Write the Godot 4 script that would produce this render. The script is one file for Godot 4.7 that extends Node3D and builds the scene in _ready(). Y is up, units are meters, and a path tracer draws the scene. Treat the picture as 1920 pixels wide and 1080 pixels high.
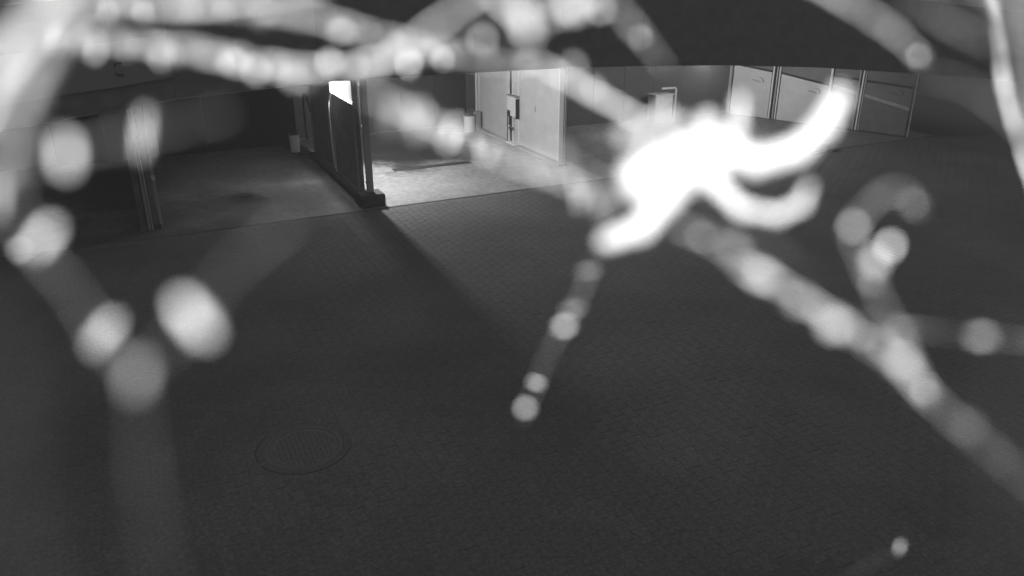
extends Node3D

# A self-service car wash at night, seen from under the eaves opposite, with a spider in its web close to the lens.
# Facade frame: u runs along the wash front, v runs into the bays; ORIGIN is the foot of the first partition.
const ORIGIN := Vector3(-2.85, 0.0, -15.16)
const TURN := 0.4511
const EYE := Vector3(0.0, 4.5, 0.0)
const PITCH := 22.592

var mats := {}
var noise_fine: NoiseTexture2D
var rng := RandomNumberGenerator.new()
var web: Node3D
var ball: SphereMesh
var canopy_line: PackedVector3Array

# ------------------------------------------------------------------ helpers
func spot(u: float, h: float, v: float) -> Vector3:
	return ORIGIN + Vector3(cos(TURN) * u - sin(TURN) * v, h, -sin(TURN) * u - cos(TURN) * v)

func thing(called: String, label: String, category: String, u: float, v: float, turn := 0.0, group := "") -> Node3D:
	var o := Node3D.new()
	o.name = called
	add_child(o, true)
	o.position = spot(u, 0.0, v)
	o.rotation.y = TURN + turn
	o.set_meta("label", label)
	o.set_meta("category", category)
	if group != "":
		o.set_meta("group", group)
	return o

func part(called: String, shape: Mesh, m: Material, parent: Node) -> MeshInstance3D:
	var o := MeshInstance3D.new()
	o.name = called
	o.mesh = shape
	o.material_override = m
	parent.add_child(o, true)
	return o

func begin() -> SurfaceTool:
	var st := SurfaceTool.new()
	st.begin(Mesh.PRIMITIVE_TRIANGLES)
	return st

func finish(st: SurfaceTool, smooth := false) -> ArrayMesh:
	st.index()
	st.generate_normals()
	return st.commit()

func tri(st: SurfaceTool, a: Vector3, b: Vector3, c: Vector3, inside: Vector3) -> void:
	var n := (a - c).cross(a - b)
	st.set_smooth_group(-1)
	st.add_vertex(a)
	if n.dot((a + b + c) / 3.0 - inside) < 0.0:
		st.add_vertex(c)
		st.add_vertex(b)
	else:
		st.add_vertex(b)
		st.add_vertex(c)

func quad(st: SurfaceTool, a: Vector3, b: Vector3, c: Vector3, d: Vector3, inside: Vector3) -> void:
	tri(st, a, b, c, inside)
	tri(st, a, c, d, inside)

# a box with chamfered edges
func box(st: SurfaceTool, c: Vector3, size: Vector3, bevel := 0.006, turned := Basis()) -> void:
	var h := size / 2.0
	var b := minf(bevel, minf(h.x, minf(h.y, h.z)) * 0.6)
	var p := func(x: float, y: float, z: float) -> Vector3: return c + turned * Vector3(x, y, z)
	for s in [-1.0, 1.0]:
		quad(st, p.call(s * h.x, h.y - b, h.z - b), p.call(s * h.x, h.y - b, -h.z + b), p.call(s * h.x, -h.y + b, -h.z + b), p.call(s * h.x, -h.y + b, h.z - b), c)
		quad(st, p.call(h.x - b, s * h.y, h.z - b), p.call(h.x - b, s * h.y, -h.z + b), p.call(-h.x + b, s * h.y, -h.z + b), p.call(-h.x + b, s * h.y, h.z - b), c)
		quad(st, p.call(h.x - b, h.y - b, s * h.z), p.call(h.x - b, -h.y + b, s * h.z), p.call(-h.x + b, -h.y + b, s * h.z), p.call(-h.x + b, h.y - b, s * h.z), c)
	for s in [-1.0, 1.0]:
		for t in [-1.0, 1.0]:
			quad(st, p.call(s * h.x, t * (h.y - b), h.z - b), p.call(s * h.x, t * (h.y - b), -h.z + b), p.call(s * (h.x - b), t * h.y, -h.z + b), p.call(s * (h.x - b), t * h.y, h.z - b), c)
			quad(st, p.call(s * h.x, h.y - b, t * (h.z - b)), p.call(s * h.x, -h.y + b, t * (h.z - b)), p.call(s * (h.x - b), -h.y + b, t * h.z), p.call(s * (h.x - b), h.y - b, t * h.z), c)
			quad(st, p.call(h.x - b, s * h.y, t * (h.z - b)), p.call(-h.x + b, s * h.y, t * (h.z - b)), p.call(-h.x + b, s * (h.y - b), t * h.z), p.call(h.x - b, s * (h.y - b), t * h.z), c)
			for r in [-1.0, 1.0]:
				tri(st, p.call(s * h.x, t * (h.y - b), r * (h.z - b)), p.call(s * (h.x - b), t * h.y, r * (h.z - b)), p.call(s * (h.x - b), t * (h.y - b), r * h.z), c)

func block(called: String, c: Vector3, size: Vector3, m: Material, parent: Node, bevel := 0.006, turned := Basis()) -> MeshInstance3D:
	var st := begin()
	box(st, Vector3.ZERO, size, bevel, turned)
	var o := part(called, finish(st), m, parent)
	o.position = c
	return o

# a tube through points; radii one value or one per point
func tube(st: SurfaceTool, pts: PackedVector3Array, radii: PackedFloat32Array, sides := 8) -> void:
	var rings: Array[PackedVector3Array] = []
	for i in pts.size():
		var t := (pts[mini(i + 1, pts.size() - 1)] - pts[maxi(i - 1, 0)]).normalized()
		var a := t.cross(Vector3.UP if absf(t.y) < 0.9 else Vector3.RIGHT).normalized()
		var b := t.cross(a)
		var r := radii[mini(i, radii.size() - 1)]
		var ring := PackedVector3Array()
		for k in sides:
			var w := TAU * k / sides
			ring.append(pts[i] + (a * cos(w) + b * sin(w)) * r)
		rings.append(ring)
	for i in pts.size() - 1:
		var mid := (pts[i] + pts[i + 1]) / 2.0
		for k in sides:
			var l := (k + 1) % sides
			for q in [[rings[i][k], rings[i][l], rings[i + 1][l]], [rings[i][k], rings[i + 1][l], rings[i + 1][k]]]:
				var n: Vector3 = (q[0] - q[2]).cross(q[0] - q[1])
				st.set_smooth_group(0)
				st.add_vertex(q[0])
				if n.dot((q[0] + q[1] + q[2]) / 3.0 - mid) < 0.0:
					st.add_vertex(q[2]); st.add_vertex(q[1])
				else:
					st.add_vertex(q[1]); st.add_vertex(q[2])
	for e in [0, pts.size() - 1]:
		var inner := pts[1] if e == 0 else pts[pts.size() - 2]
		for k in range(1, sides - 1):
			tri(st, rings[e][0], rings[e][k], rings[e][k + 1], inner)

func pipe(called: String, pts: PackedVector3Array, r: float, m: Material, parent: Node, sides := 10) -> MeshInstance3D:
	var st := begin()
	tube(st, pts, PackedFloat32Array([r]), sides)
	return part(called, finish(st), m, parent)

func curve(pts: Array, n: int) -> PackedVector3Array:
	var c := Curve3D.new()
	for i in pts.size():
		var t: Vector3 = (pts[mini(i + 1, pts.size() - 1)] - pts[maxi(i - 1, 0)]) / 6.0
		c.add_point(pts[i], -t, t)
	var out := PackedVector3Array()
	var length := c.get_baked_length()
	for i in n + 1:
		out.append(c.sample_baked(length * i / n, true))
	return out

func grey(called: String, value: float, rough := 0.8, grain := 0.0, scale := 1.0) -> StandardMaterial3D:
	var m := StandardMaterial3D.new()
	m.resource_name = called
	m.albedo_color = Color(value, value, value).linear_to_srgb()
	m.roughness = rough
	m.metallic_specular = 0.35
	if grain > 0.0:
		var t := NoiseTexture2D.new()
		t.width = 512
		t.height = 512
		t.seamless = true
		var n := FastNoiseLite.new()
		n.seed = hash(called) % 1000
		n.noise_type = FastNoiseLite.TYPE_SIMPLEX_SMOOTH
		n.frequency = 0.012
		n.fractal_octaves = 6
		n.fractal_gain = 0.65
		t.noise = n
		var g := Gradient.new()
		var lo := 1.0 - grain
		g.set_color(0, Color(lo, lo, lo))
		g.set_color(1, Color(1, 1, 1))
		t.color_ramp = g
		m.albedo_texture = t
		m.uv1_triplanar = true
		m.uv1_world_triplanar = true
		m.uv1_scale = Vector3.ONE * scale
	mats[called] = m
	return m

# ------------------------------------------------------------------ web and spider (local millimetres)
# silk and dew from white (0) to dark grey, lit brightness put into the colour
func silk_of(tone: int) -> Material:
	var called := "silk_%d" % tone
	return mats[called] if mats.has(called) else grey(called, 0.85 * pow(2.0, -tone / 2.0), 0.8)

func thread(pts: Array, r: float, tone: int) -> void:
	var line := curve(pts, 10 * (pts.size() - 1))
	var radii := PackedFloat32Array()
	var wob := rng.randf() * 100.0
	for i in line.size():
		radii.append(r * maxf(0.3, 1.0 + 0.3 * sin(wob + i * 0.9) + 0.34 * sin(wob * 2.0 + i * 0.37) + 0.28 * sin(wob * 3.0 + i * 2.1)))
	var st := begin()
	tube(st, line, radii, 6)
	part("thread", finish(st), silk_of(tone), web)

func drop(at: Vector3, a: float, b: float, deg: int, tone: int) -> void:
	var o := part("dew_drop", ball, silk_of(tone), web)
	o.position = at
	o.rotation.z = deg_to_rad(deg)
	o.scale = Vector3(a, b, minf(a, b))

func smin(a: float, b: float, k: float) -> float:
	var h := maxf(k - absf(a - b), 0.0) / k
	return minf(a, b) - h * h * k * 0.25

# bones: [a, b, radius at a, radius at b]; meshes the joined field as surface nets
func net(bones: Array, cell: float, blend: float) -> ArrayMesh:
	var field := {}
	for bn in bones:
		var a: Vector3 = bn[0]
		var b: Vector3 = bn[1]
		var reach := maxf(bn[2], bn[3]) + cell * 2.5 + blend
		var lo := (a.min(b) - Vector3.ONE * reach) / cell
		var hi := (a.max(b) + Vector3.ONE * reach) / cell
		var ab := b - a
		var l2 := maxf(ab.length_squared(), 1e-9)
		for x in range(floori(lo.x), ceili(hi.x) + 1):
			for y in range(floori(lo.y), ceili(hi.y) + 1):
				for z in range(floori(lo.z), ceili(hi.z) + 1):
					var p := Vector3(x, y, z) * cell
					var t := clampf((p - a).dot(ab) / l2, 0.0, 1.0)
					var d := p.distance_to(a + ab * t) - lerpf(bn[2], bn[3], t)
					if d > cell * 2.0 + blend:
						continue
					var key := Vector3i(x, y, z)
					field[key] = smin(field[key], d, blend) if field.has(key) else d
	var verts := {}
	var place := PackedVector3Array()
	var corner := [Vector3i(0, 0, 0), Vector3i(1, 0, 0), Vector3i(0, 1, 0), Vector3i(1, 1, 0), Vector3i(0, 0, 1), Vector3i(1, 0, 1), Vector3i(0, 1, 1), Vector3i(1, 1, 1)]
	var edges := [[0, 1], [2, 3], [4, 5], [6, 7], [0, 2], [1, 3], [4, 6], [5, 7], [0, 4], [1, 5], [2, 6], [3, 7]]
	for key in field:
		var ds := PackedFloat32Array()
		for c in corner:
			ds.append(field.get(key + c, 1.0))
		var sum := Vector3.ZERO
		var n := 0
		for e in edges:
			var d0 := ds[e[0]]
			var d1 := ds[e[1]]
			if (d0 < 0.0) != (d1 < 0.0):
				sum += Vector3(corner[e[0]]).lerp(Vector3(corner[e[1]]), d0 / (d0 - d1))
				n += 1
		if n > 0:
			verts[key] = place.size()
			place.append((Vector3(key) + sum / n) * cell)
	var st := begin()
	st.set_smooth_group(0)
	for v in place:
		st.add_vertex(v)
	var axes := [[Vector3i(1, 0, 0), Vector3i(0, 1, 0), Vector3i(0, 0, 1)], [Vector3i(0, 1, 0), Vector3i(0, 0, 1), Vector3i(1, 0, 0)], [Vector3i(0, 0, 1), Vector3i(1, 0, 0), Vector3i(0, 1, 0)]]
	for key in field:
		for ax in axes:
			if not field.has(key + ax[0]):
				continue
			var d0: float = field[key]
			var d1: float = field[key + ax[0]]
			if (d0 < 0.0) == (d1 < 0.0):
				continue
			var q := [key - ax[1] - ax[2], key - ax[2], key, key - ax[1]]
			if not (verts.has(q[0]) and verts.has(q[1]) and verts.has(q[2]) and verts.has(q[3])):
				continue
			var order := [0, 2, 1, 0, 3, 2] if d0 < 0.0 else [0, 1, 2, 0, 2, 3]
			for k in order:
				st.add_index(verts[q[k]])
	st.generate_normals()
	return st.commit()

func chain(bones: Array, pts: Array, r0: float, r1: float) -> void:
	for i in pts.size() - 1:
		var n := float(pts.size() - 1)
		bones.append([pts[i], pts[i + 1], lerpf(r0, r1, i / n), lerpf(r0, r1, (i + 1) / n)])

# ------------------------------------------------------------------ paving
# an interlocking paver: ends wide, waist narrow, chamfered top
func paver_mesh(seed_value: int) -> ArrayMesh:
	var r := RandomNumberGenerator.new()
	r.seed = seed_value
	var side := [[-0.0985, 0.0805], [-0.066, 0.0805], [-0.034, 0.0555], [0.034, 0.0555], [0.066, 0.0805], [0.0985, 0.0805]]
	var outline := PackedVector3Array()
	for s in side:
		outline.append(Vector3(s[1], 0, s[0]))
	side.reverse()
	for s in side:
		outline.append(Vector3(-s[1], 0, s[0]))
	var tilt := Vector3(r.randf_range(-0.008, 0.008), 1.0, r.randf_range(-0.008, 0.008))
	var lift := r.randf_range(-0.0015, 0.0015)
	var st := begin()
	var top := PackedVector3Array()
	var low := PackedVector3Array()
	for i in outline.size():
		var p := outline[i]
		var q := Vector3(p.x - signf(p.x) * 0.004, 0, p.z - signf(p.z) * 0.004 if absf(p.z) > 0.09 else p.z)
		q.y = lift + q.x * tilt.x + q.z * tilt.z
		top.append(q)
		low.append(Vector3(p.x, -0.004, p.z))
	var below := Vector3(0, -0.05, 0)
	for i in outline.size():
		var j := (i + 1) % outline.size()
		quad(st, top[i], top[j], low[j], low[i], below)
	for pair in [[0, 1, 10, 11], [1, 2, 9, 10], [2, 3, 8, 9], [3, 4, 7, 8], [4, 5, 6, 7]]:
		quad(st, top[pair[0]], top[pair[1]], top[pair[2]], top[pair[3]], below)
	return finish(st)

func build_paving() -> void:
	var ground := part("yard_ground", null, mats.sand, self)
	ground.position = spot(0, -0.0035, 0)
	ground.rotation.y = TURN
	var st := begin()
	quad(st, Vector3(-300, 0, 300), Vector3(300, 0, 300), Vector3(300, 0, -300), Vector3(-300, 0, -300), Vector3(0, -5, 0))
	ground.mesh = finish(st)
	ground.set_meta("kind", "structure")
	var shapes: Array[ArrayMesh] = []
	for i in 5:
		shapes.append(paver_mesh(40 + i))
	var frame := Transform3D(Basis(Vector3.UP, TURN), spot(0, 0, 0))
	var eye := Transform3D(Basis(Vector3.RIGHT, -deg_to_rad(PITCH)), EYE).affine_inverse()
	var near: Array = []
	var places: Array = []
	var cover := Vector3(-3.01, 0, 7.97)
	for i in range(-84, 112):
		for j in range(2, 76):
			var x := i * 0.14
			var z := 0.35 + 0.1 + j * 0.2 + (0.1 if i % 2 else 0.0) - 0.4
			if z < 0.45:
				continue
			if Vector2(x - cover.x, z - cover.z).length() < 0.43:
				continue
			var w := frame * Vector3(x, 0, z)
			var e := eye * w
			if e.z > -1.0:
				continue
			var a := Vector2(e.x, e.y) / -e.z
			if absf(a.x) > 0.85 or a.y < -0.5:
				continue
			var inside := absf(a.x) < 0.62 and absf(a.y) < 0.35
			places.append([e.length() if inside else 1000.0 + e.length(), x, z])
	places.sort_custom(func(p, q): return p[0] < q[0] or (p[0] == q[0] and p[1] < q[1]))
	var worn := FastNoiseLite.new()
	worn.seed = 21
	worn.frequency = 0.16
	worn.fractal_octaves = 3
	var multis: Array[Array] = [[], [], [], [], []]
	for n in places.size():
		var x: float = places[n][1]
		var z: float = places[n][2]
		var k := rng.randi() % 5
		if n < 300:
			var o := part("paver", shapes[k], mats["paver_%s" % ["dark", "worn", "mid", "mid", "pale"][clampi(roundi(2.0 + 4.5 * worn.get_noise_2d(x * 2.0, z * 2.0) + rng.randf_range(-0.9, 0.9)), 0, 4)]], ground)
			o.position = Vector3(x, 0.0035, z)
		else:
			multis[k].append([Vector3(x, 0.0035, z), 0.92 + 0.28 * worn.get_noise_2d(x * 2.0, z * 2.0)])
	for k in 5:
		var mm := MultiMesh.new()
		mm.transform_format = MultiMesh.TRANSFORM_3D
		mm.use_colors = true
		mm.mesh = shapes[k]
		mm.instance_count = multis[k].size()
		for n in multis[k].size():
			mm.set_instance_transform(n, Transform3D(Basis(), multis[k][n][0]))
			var c: float = multis[k][n][1] + rng.randf_range(-0.05, 0.05)
			mm.set_instance_color(n, Color(c, c, c))
		var o := MultiMeshInstance3D.new()
		o.name = "paving"
		o.multimesh = mm
		o.material_override = mats.paver_far
		o.set_meta("kind", "stuff")
		ground.add_child(o, true)

# ------------------------------------------------------------------ bay floor with drain stain and uneven tones
func floor_tone(u: float, v: float, n1: FastNoiseLite, n2: FastNoiseLite) -> float:
	var mottle := n1.get_noise_2d(u * 10.0, v * 10.0)
	var speck := n2.get_noise_2d(u * 60.0, v * 60.0)
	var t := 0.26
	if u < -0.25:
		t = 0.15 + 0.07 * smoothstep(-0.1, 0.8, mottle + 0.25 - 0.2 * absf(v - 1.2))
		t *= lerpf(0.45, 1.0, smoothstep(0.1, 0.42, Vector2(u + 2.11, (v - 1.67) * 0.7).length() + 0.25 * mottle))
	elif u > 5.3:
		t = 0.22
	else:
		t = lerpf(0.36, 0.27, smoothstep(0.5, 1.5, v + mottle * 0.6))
		var dark_zone := 1.0 - smoothstep(0.55, 1.15, Vector2((u - 2.2) / 2.7, (v - 4.9) / 3.0).length() + mottle * 0.45 + speck * 0.15)  # darker, speckled zone towards the back of the middle bay
		t = lerpf(t, 0.035, dark_zone)
	return clampf(t * (1.0 + 0.28 * mottle + 0.35 * speck * smoothstep(0.3, 1.6, v)), 0.02, 0.6)

func build_floor() -> void:
	var n1 := FastNoiseLite.new()
	n1.seed = 5
	n1.frequency = 0.06
	n1.fractal_octaves = 4
	var n2 := FastNoiseLite.new()
	n2.seed = 9
	n2.frequency = 0.09
	n2.fractal_octaves = 2
	var st := begin()
	var step := 0.07
	var u0 := -9.0
	var cols := 357
	var rows := 136
	for j in rows + 1:
		for i in cols + 1:
			var u := u0 + i * step
			var v := -0.35 + j * step
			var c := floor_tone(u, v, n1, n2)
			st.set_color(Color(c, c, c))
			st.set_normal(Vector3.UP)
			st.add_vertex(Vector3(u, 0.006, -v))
	for j in rows:
		for i in cols:
			var a := j * (cols + 1) + i
			for k in [a, a + cols + 1, a + 1, a + 1, a + cols + 1, a + cols + 2]:
				st.add_index(k)
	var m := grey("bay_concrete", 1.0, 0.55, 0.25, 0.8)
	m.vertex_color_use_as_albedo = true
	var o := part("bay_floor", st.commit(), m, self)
	o.position = spot(0, 0, 0)
	o.rotation.y = TURN
	o.set_meta("kind", "structure")
	block("floor_edging", Vector3(3.5, -0.03, 0.375), Vector3(25, 0.07, 0.05), mats.edging, o, 0.008)

# ------------------------------------------------------------------ the wash
func build_canopy() -> void:
	var c := thing("canopy", "long dark canopy with panelled fascia running over all the wash bays", "canopy", 0, 0)
	var line := canopy_line
	var st := begin()
	for i in line.size() - 1:
		var a := line[i]
		var b := line[i + 1]
		var up := Vector3(0, 1.55, 0)
		var f := begin()
		var gap := (b - a).normalized() * 0.0015
		var front := Vector3(0, 0, 0.03)
		var p := [a + gap, b - gap, b - gap + up, a + gap + up]
		var mid: Vector3 = (p[0] + p[2]) / 2.0 - front
		quad(f, p[0] + front, p[1] + front, p[2] + front, p[3] + front, mid)
		for k in 4:
			quad(f, p[k] + front, p[(k + 1) % 4] + front, p[(k + 1) % 4] - front, p[k] - front, mid)
		part("fascia_panel", finish(f), mats.fascia, c)
		var back_a := Vector3(a.x, a.y, -9.0)
		var back_b := Vector3(b.x, b.y, -9.0)
		var lift := Vector3(0, 0.1, 0)
		var lip := Vector3(0, 0, -0.03)
		quad(st, a + lip + lift, b + lip + lift, back_b + lift, back_a + lift, (a + b) / 2 - Vector3(0, 3, 0))
		quad(st, a + lip + lift * 3, b + lip + lift * 3, back_b + lift * 3, back_a + lift * 3, (a + b) / 2 - Vector3(0, 3, 0))
	part("roof_deck", finish(st), mats.roof, c)
	# a pale lip along the lower edge
	var lip_line := PackedVector3Array()
	for p in line:
		lip_line.append(p + Vector3(0, -0.012, 0.01))
	pipe("drip_edge", lip_line, 0.014, mats.fascia_lip, c, 6)
	# the sign board's raised strip and its letter
	var s := begin()
	for i in 4:
		var a := line[i] + Vector3(0, 0.32, 0.05)
		var b := line[i + 1] + Vector3(0, 0.32, 0.05)
		var up := Vector3(0, 0.62, 0)
		var o := Vector3(0, 0, 0.02)
		var mid := (a + b + up) / 2 - o
		quad(s, a + o, b + o, b + up + o, a + up + o, mid)
		quad(s, a + up + o, b + up + o, b + up - o * 2, a + up - o * 2, mid)
		quad(s, a + o, b + o, b - o * 2, a - o * 2, mid + Vector3(0, 0.1, 0))
	part("sign_board", finish(s), mats.sign_board, c)
	var t := TextMesh.new()
	t.text = "C"
	var font := SystemFont.new()
	font.font_names = PackedStringArray(["Droid Sans"])
	t.font = font
	t.font_size = 64
	t.pixel_size = 0.0042
	t.depth = 0.02
	var letter := part("sign_letter", t, mats.letter, c)
	letter.position = line[3].lerp(line[4], 0.02) + Vector3(0, 0.56, 0.085)
	letter.rotation.y = -0.28

func panel_stack(p: Node3D, called: String, z0: float, z1: float, h0: float, h1: float, m: Material, thick := 0.02) -> MeshInstance3D:
	return block(called, Vector3(0, (h0 + h1) / 2.0, -(z0 + z1) / 2.0), Vector3(thick, h1 - h0, absf(z1 - z0)), m, p, 0.003)

func post(p: Node3D, z: float, size := Vector2(0.06, 0.06), h := 2.45, m: Material = null, x := 0.0) -> MeshInstance3D:
	return block("post", Vector3(x, h / 2.0 + 0.01, -z), Vector3(size.x, h, size.y), m if m else mats.post, p, 0.005)

func build_first_partition() -> void:
	var p := thing("wash_partition", "dark grey bay partition with glowing frosted pane between the two left bays", "partition", 0, 0)
	block("plinth", Vector3(0, 0.06, -2.35), Vector3(0.34, 0.12, 4.6), mats.plinth, p, 0.02)
	block("foot_block", Vector3(0.02, 0.13, 0.06), Vector3(0.5, 0.26, 0.46), mats.plinth, p, 0.03)
	panel_stack(p, "panel", 0.66, 2.44, 0.14, 1.86, mats.worn_panel)
	panel_stack(p, "panel", 2.52, 4.6, 0.14, 2.42, mats.worn_panel)
	panel_stack(p, "panel", 0.26, 0.58, 0.14, 2.42, mats.worn_panel, 0.012)
	panel_stack(p, "pane", 0.66, 2.44, 1.93, 2.42, mats.frosted, 0.008)
	block("rail", Vector3(0.035, 1.868, -1.55), Vector3(0.05, 0.03, 1.78), mats.white_metal, p, 0.004)
	block("top_rail", Vector3(0, 2.45, -2.3), Vector3(0.05, 0.05, 4.7), mats.post, p, 0.004)
	post(p, 0.62, Vector2(0.05, 0.05), 2.42)
	post(p, 2.48, Vector2(0.05, 0.07), 2.42, mats.bright_metal)
	post(p, 4.64, Vector2(0.06, 0.06), 2.42)
	post(p, -0.03, Vector2(0.13, 0.07), 2.55, null, 0.035)
	for h in [0.4, 1.5, 2.3]:
		block("bracket", Vector3(0.03, h, -0.13), Vector3(0.02, 0.04, 0.25), mats.bright_metal, p, 0.003)
	pipe("highlight_rod", curve([Vector3(-0.05, 0.2, -2.46), Vector3(-0.07, 1.2, -2.45), Vector3(-0.06, 1.7, -2.42), Vector3(-0.03, 1.88, -2.3)], 12), 0.018, mats.white_metal, p)  # white rod added to stand for the bright highlight along the post edge
	# hose hanging at the back of the partition
	var hs := thing("hanging_hose", "dark hose looped on the far end of the dark left partition", "hose", 0, 0)
	pipe("hose", curve([Vector3(-0.09, 1.15, -4.3), Vector3(-0.12, 1.42, -4.45), Vector3(-0.12, 1.5, -4.75), Vector3(-0.1, 1.3, -5.0), Vector3(-0.1, 0.8, -5.05), Vector3(-0.1, 0.35, -5.0)], 24), 0.022, mats.rubber, hs)
	block("hook", Vector3(-0.05, 1.5, -4.6), Vector3(0.1, 0.03, 0.03), mats.post, hs)

func build_second_partition() -> void:
	var p := thing("wash_partition", "white lit bay partition with lance box on its middle post", "partition", 5.03, 1.04)
	block("plinth", Vector3(0, 0.03, -2.6), Vector3(0.3, 0.06, 5.2), mats.pale_plinth, p, 0.015)
	panel_stack(p, "panel", 0.30, 2.34, 0.07, 2.4, mats.white_panel)
	panel_stack(p, "panel", 3.05, 4.88, 0.07, 2.4, mats.white_panel)
	panel_stack(p, "panel", 2.42, 2.72, 0.07, 2.4, mats.white_panel, 0.012)
	post(p, 0.26, Vector2(0.05, 0.05), 2.4, mats.white_metal)
	post(p, -0.02, Vector2(0.04, 0.03), 2.4, mats.bright_metal)
	post(p, 0.13, Vector2(0.05, 0.2), 2.4, mats.post)
	post(p, 2.38, Vector2(0.05, 0.06), 2.4, mats.white_metal)
	post(p, 2.75, Vector2(0.05, 0.05), 2.4, mats.white_metal)
	post(p, 3.0, Vector2(0.05, 0.05), 2.4, mats.white_metal)
	post(p, 4.93, Vector2(0.05, 0.05), 2.4, mats.white_metal)
	post(p, 5.13, Vector2(0.05, 0.09), 2.4, mats.white_metal)
	block("top_rail", Vector3(0, 2.43, -2.6), Vector3(0.05, 0.05, 5.2), mats.post, p, 0.004)
	block("slot", Vector3(-0.0115, 1.11, -1.47), Vector3(0.004, 0.16, 0.025), mats.rubber, p, 0.001)
	# lance station on the middle post
	var b := thing("lance_box", "pale box on the middle post of the white partition", "box", 5.03, 1.04)
	block("case", Vector3(-0.09, 1.02, -2.55), Vector3(0.13, 0.5, 0.46), mats.white_metal, b, 0.02)
	block("side_plate", Vector3(-0.09, 0.98, -2.31), Vector3(0.1, 0.5, 0.015), mats.rubber, b, 0.004)
	block("mouth", Vector3(-0.158, 0.84, -2.68), Vector3(0.006, 0.14, 0.16), mats.rubber, b, 0.002)
	block("cap", Vector3(-0.09, 1.285, -2.55), Vector3(0.15, 0.025, 0.5), mats.post, b, 0.005)
	block("tray", Vector3(-0.1, 0.075, -2.5), Vector3(0.22, 0.03, 0.5), mats.white_metal, b, 0.006)
	var l := thing("spray_lance", "thin spray lance standing in the pale box on the white partition", "lance", 5.03, 1.04)
	pipe("tube", PackedVector3Array([Vector3(-0.17, 0.12, -2.72), Vector3(-0.18, 0.86, -2.7)]), 0.014, mats.rubber, l)
	pipe("handle", PackedVector3Array([Vector3(-0.18, 0.86, -2.7), Vector3(-0.17, 0.74, -2.6), Vector3(-0.17, 0.55, -2.62)]), 0.022, mats.rubber, l)
	block("holder", Vector3(-0.12, 0.45, -2.68), Vector3(0.14, 0.03, 0.12), mats.post, l, 0.004)
	pipe("hose", curve([Vector3(-0.16, 0.5, -2.62), Vector3(-0.16, 0.3, -2.54), Vector3(-0.16, 0.13, -2.5)], 10), 0.014, mats.rubber, l)

func emblem(p: Node3D, s: float, h: float) -> void:
	var st := begin()
	var n := 16
	var at := Vector3(-0.014, h, s - 5.1)
	# a crescent sweep with three short waves under it
	for i in n:
		var a := lerpf(-0.7, 1.5, i / float(n))
		var b := lerpf(-0.7, 1.5, (i + 1) / float(n))
		var wa := 0.032 * sin(PI * i / n)
		var wb := 0.032 * sin(PI * (i + 1) / n)
		var q := func(w: float, r: float) -> Vector3: return at + Vector3(0, sin(w) * r * 0.62, cos(w) * r * 1.1)
		quad(st, q.call(a, 0.17), q.call(b, 0.17), q.call(b, 0.17 + wb), q.call(a, 0.17 + wa), at + Vector3(1, 0, 0))
	for k in 3:
		for i in 6:
			var z0 := -0.16 + k * 0.09 + i * 0.015
			var y0 := 0.02 * sin(i * 1.05) - 0.015 * k
			var y1 := 0.02 * sin((i + 1) * 1.05) - 0.015 * k
			quad(st, at + Vector3(0, y0, z0), at + Vector3(0, y1, z0 + 0.015), at + Vector3(0, y1 + 0.02, z0 + 0.015), at + Vector3(0, y0 + 0.02, z0), at + Vector3(1, 0, 0))
	part("emblem", finish(st), mats.letter, p)

func slanted(p: Node3D, called: String, s0: float, s1: float, y00: float, y01: float, y10: float, y11: float, thick: float, m: Material, x := 0.0) -> void:
	# a sheet between distances s0 and s1 from the far end, whose lower and upper edges run from (y00, y01) to (y10, y11)
	var st := begin()
	var a := [Vector3(0, y00, s0 - 5.1), Vector3(0, y10, s1 - 5.1), Vector3(0, y11, s1 - 5.1), Vector3(0, y01, s0 - 5.1)]
	var t := Vector3(thick / 2.0, 0, 0)
	var mid: Vector3 = (a[0] + a[1] + a[2] + a[3]) / 4.0
	quad(st, a[0] + t, a[1] + t, a[2] + t, a[3] + t, mid)
	quad(st, a[0] - t, a[1] - t, a[2] - t, a[3] - t, mid)
	for k in 4:
		quad(st, a[k] + t, a[(k + 1) % 4] + t, a[(k + 1) % 4] - t, a[k] - t, mid)
	var o := part(called, finish(st), m, p)
	o.position.x = x

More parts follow.
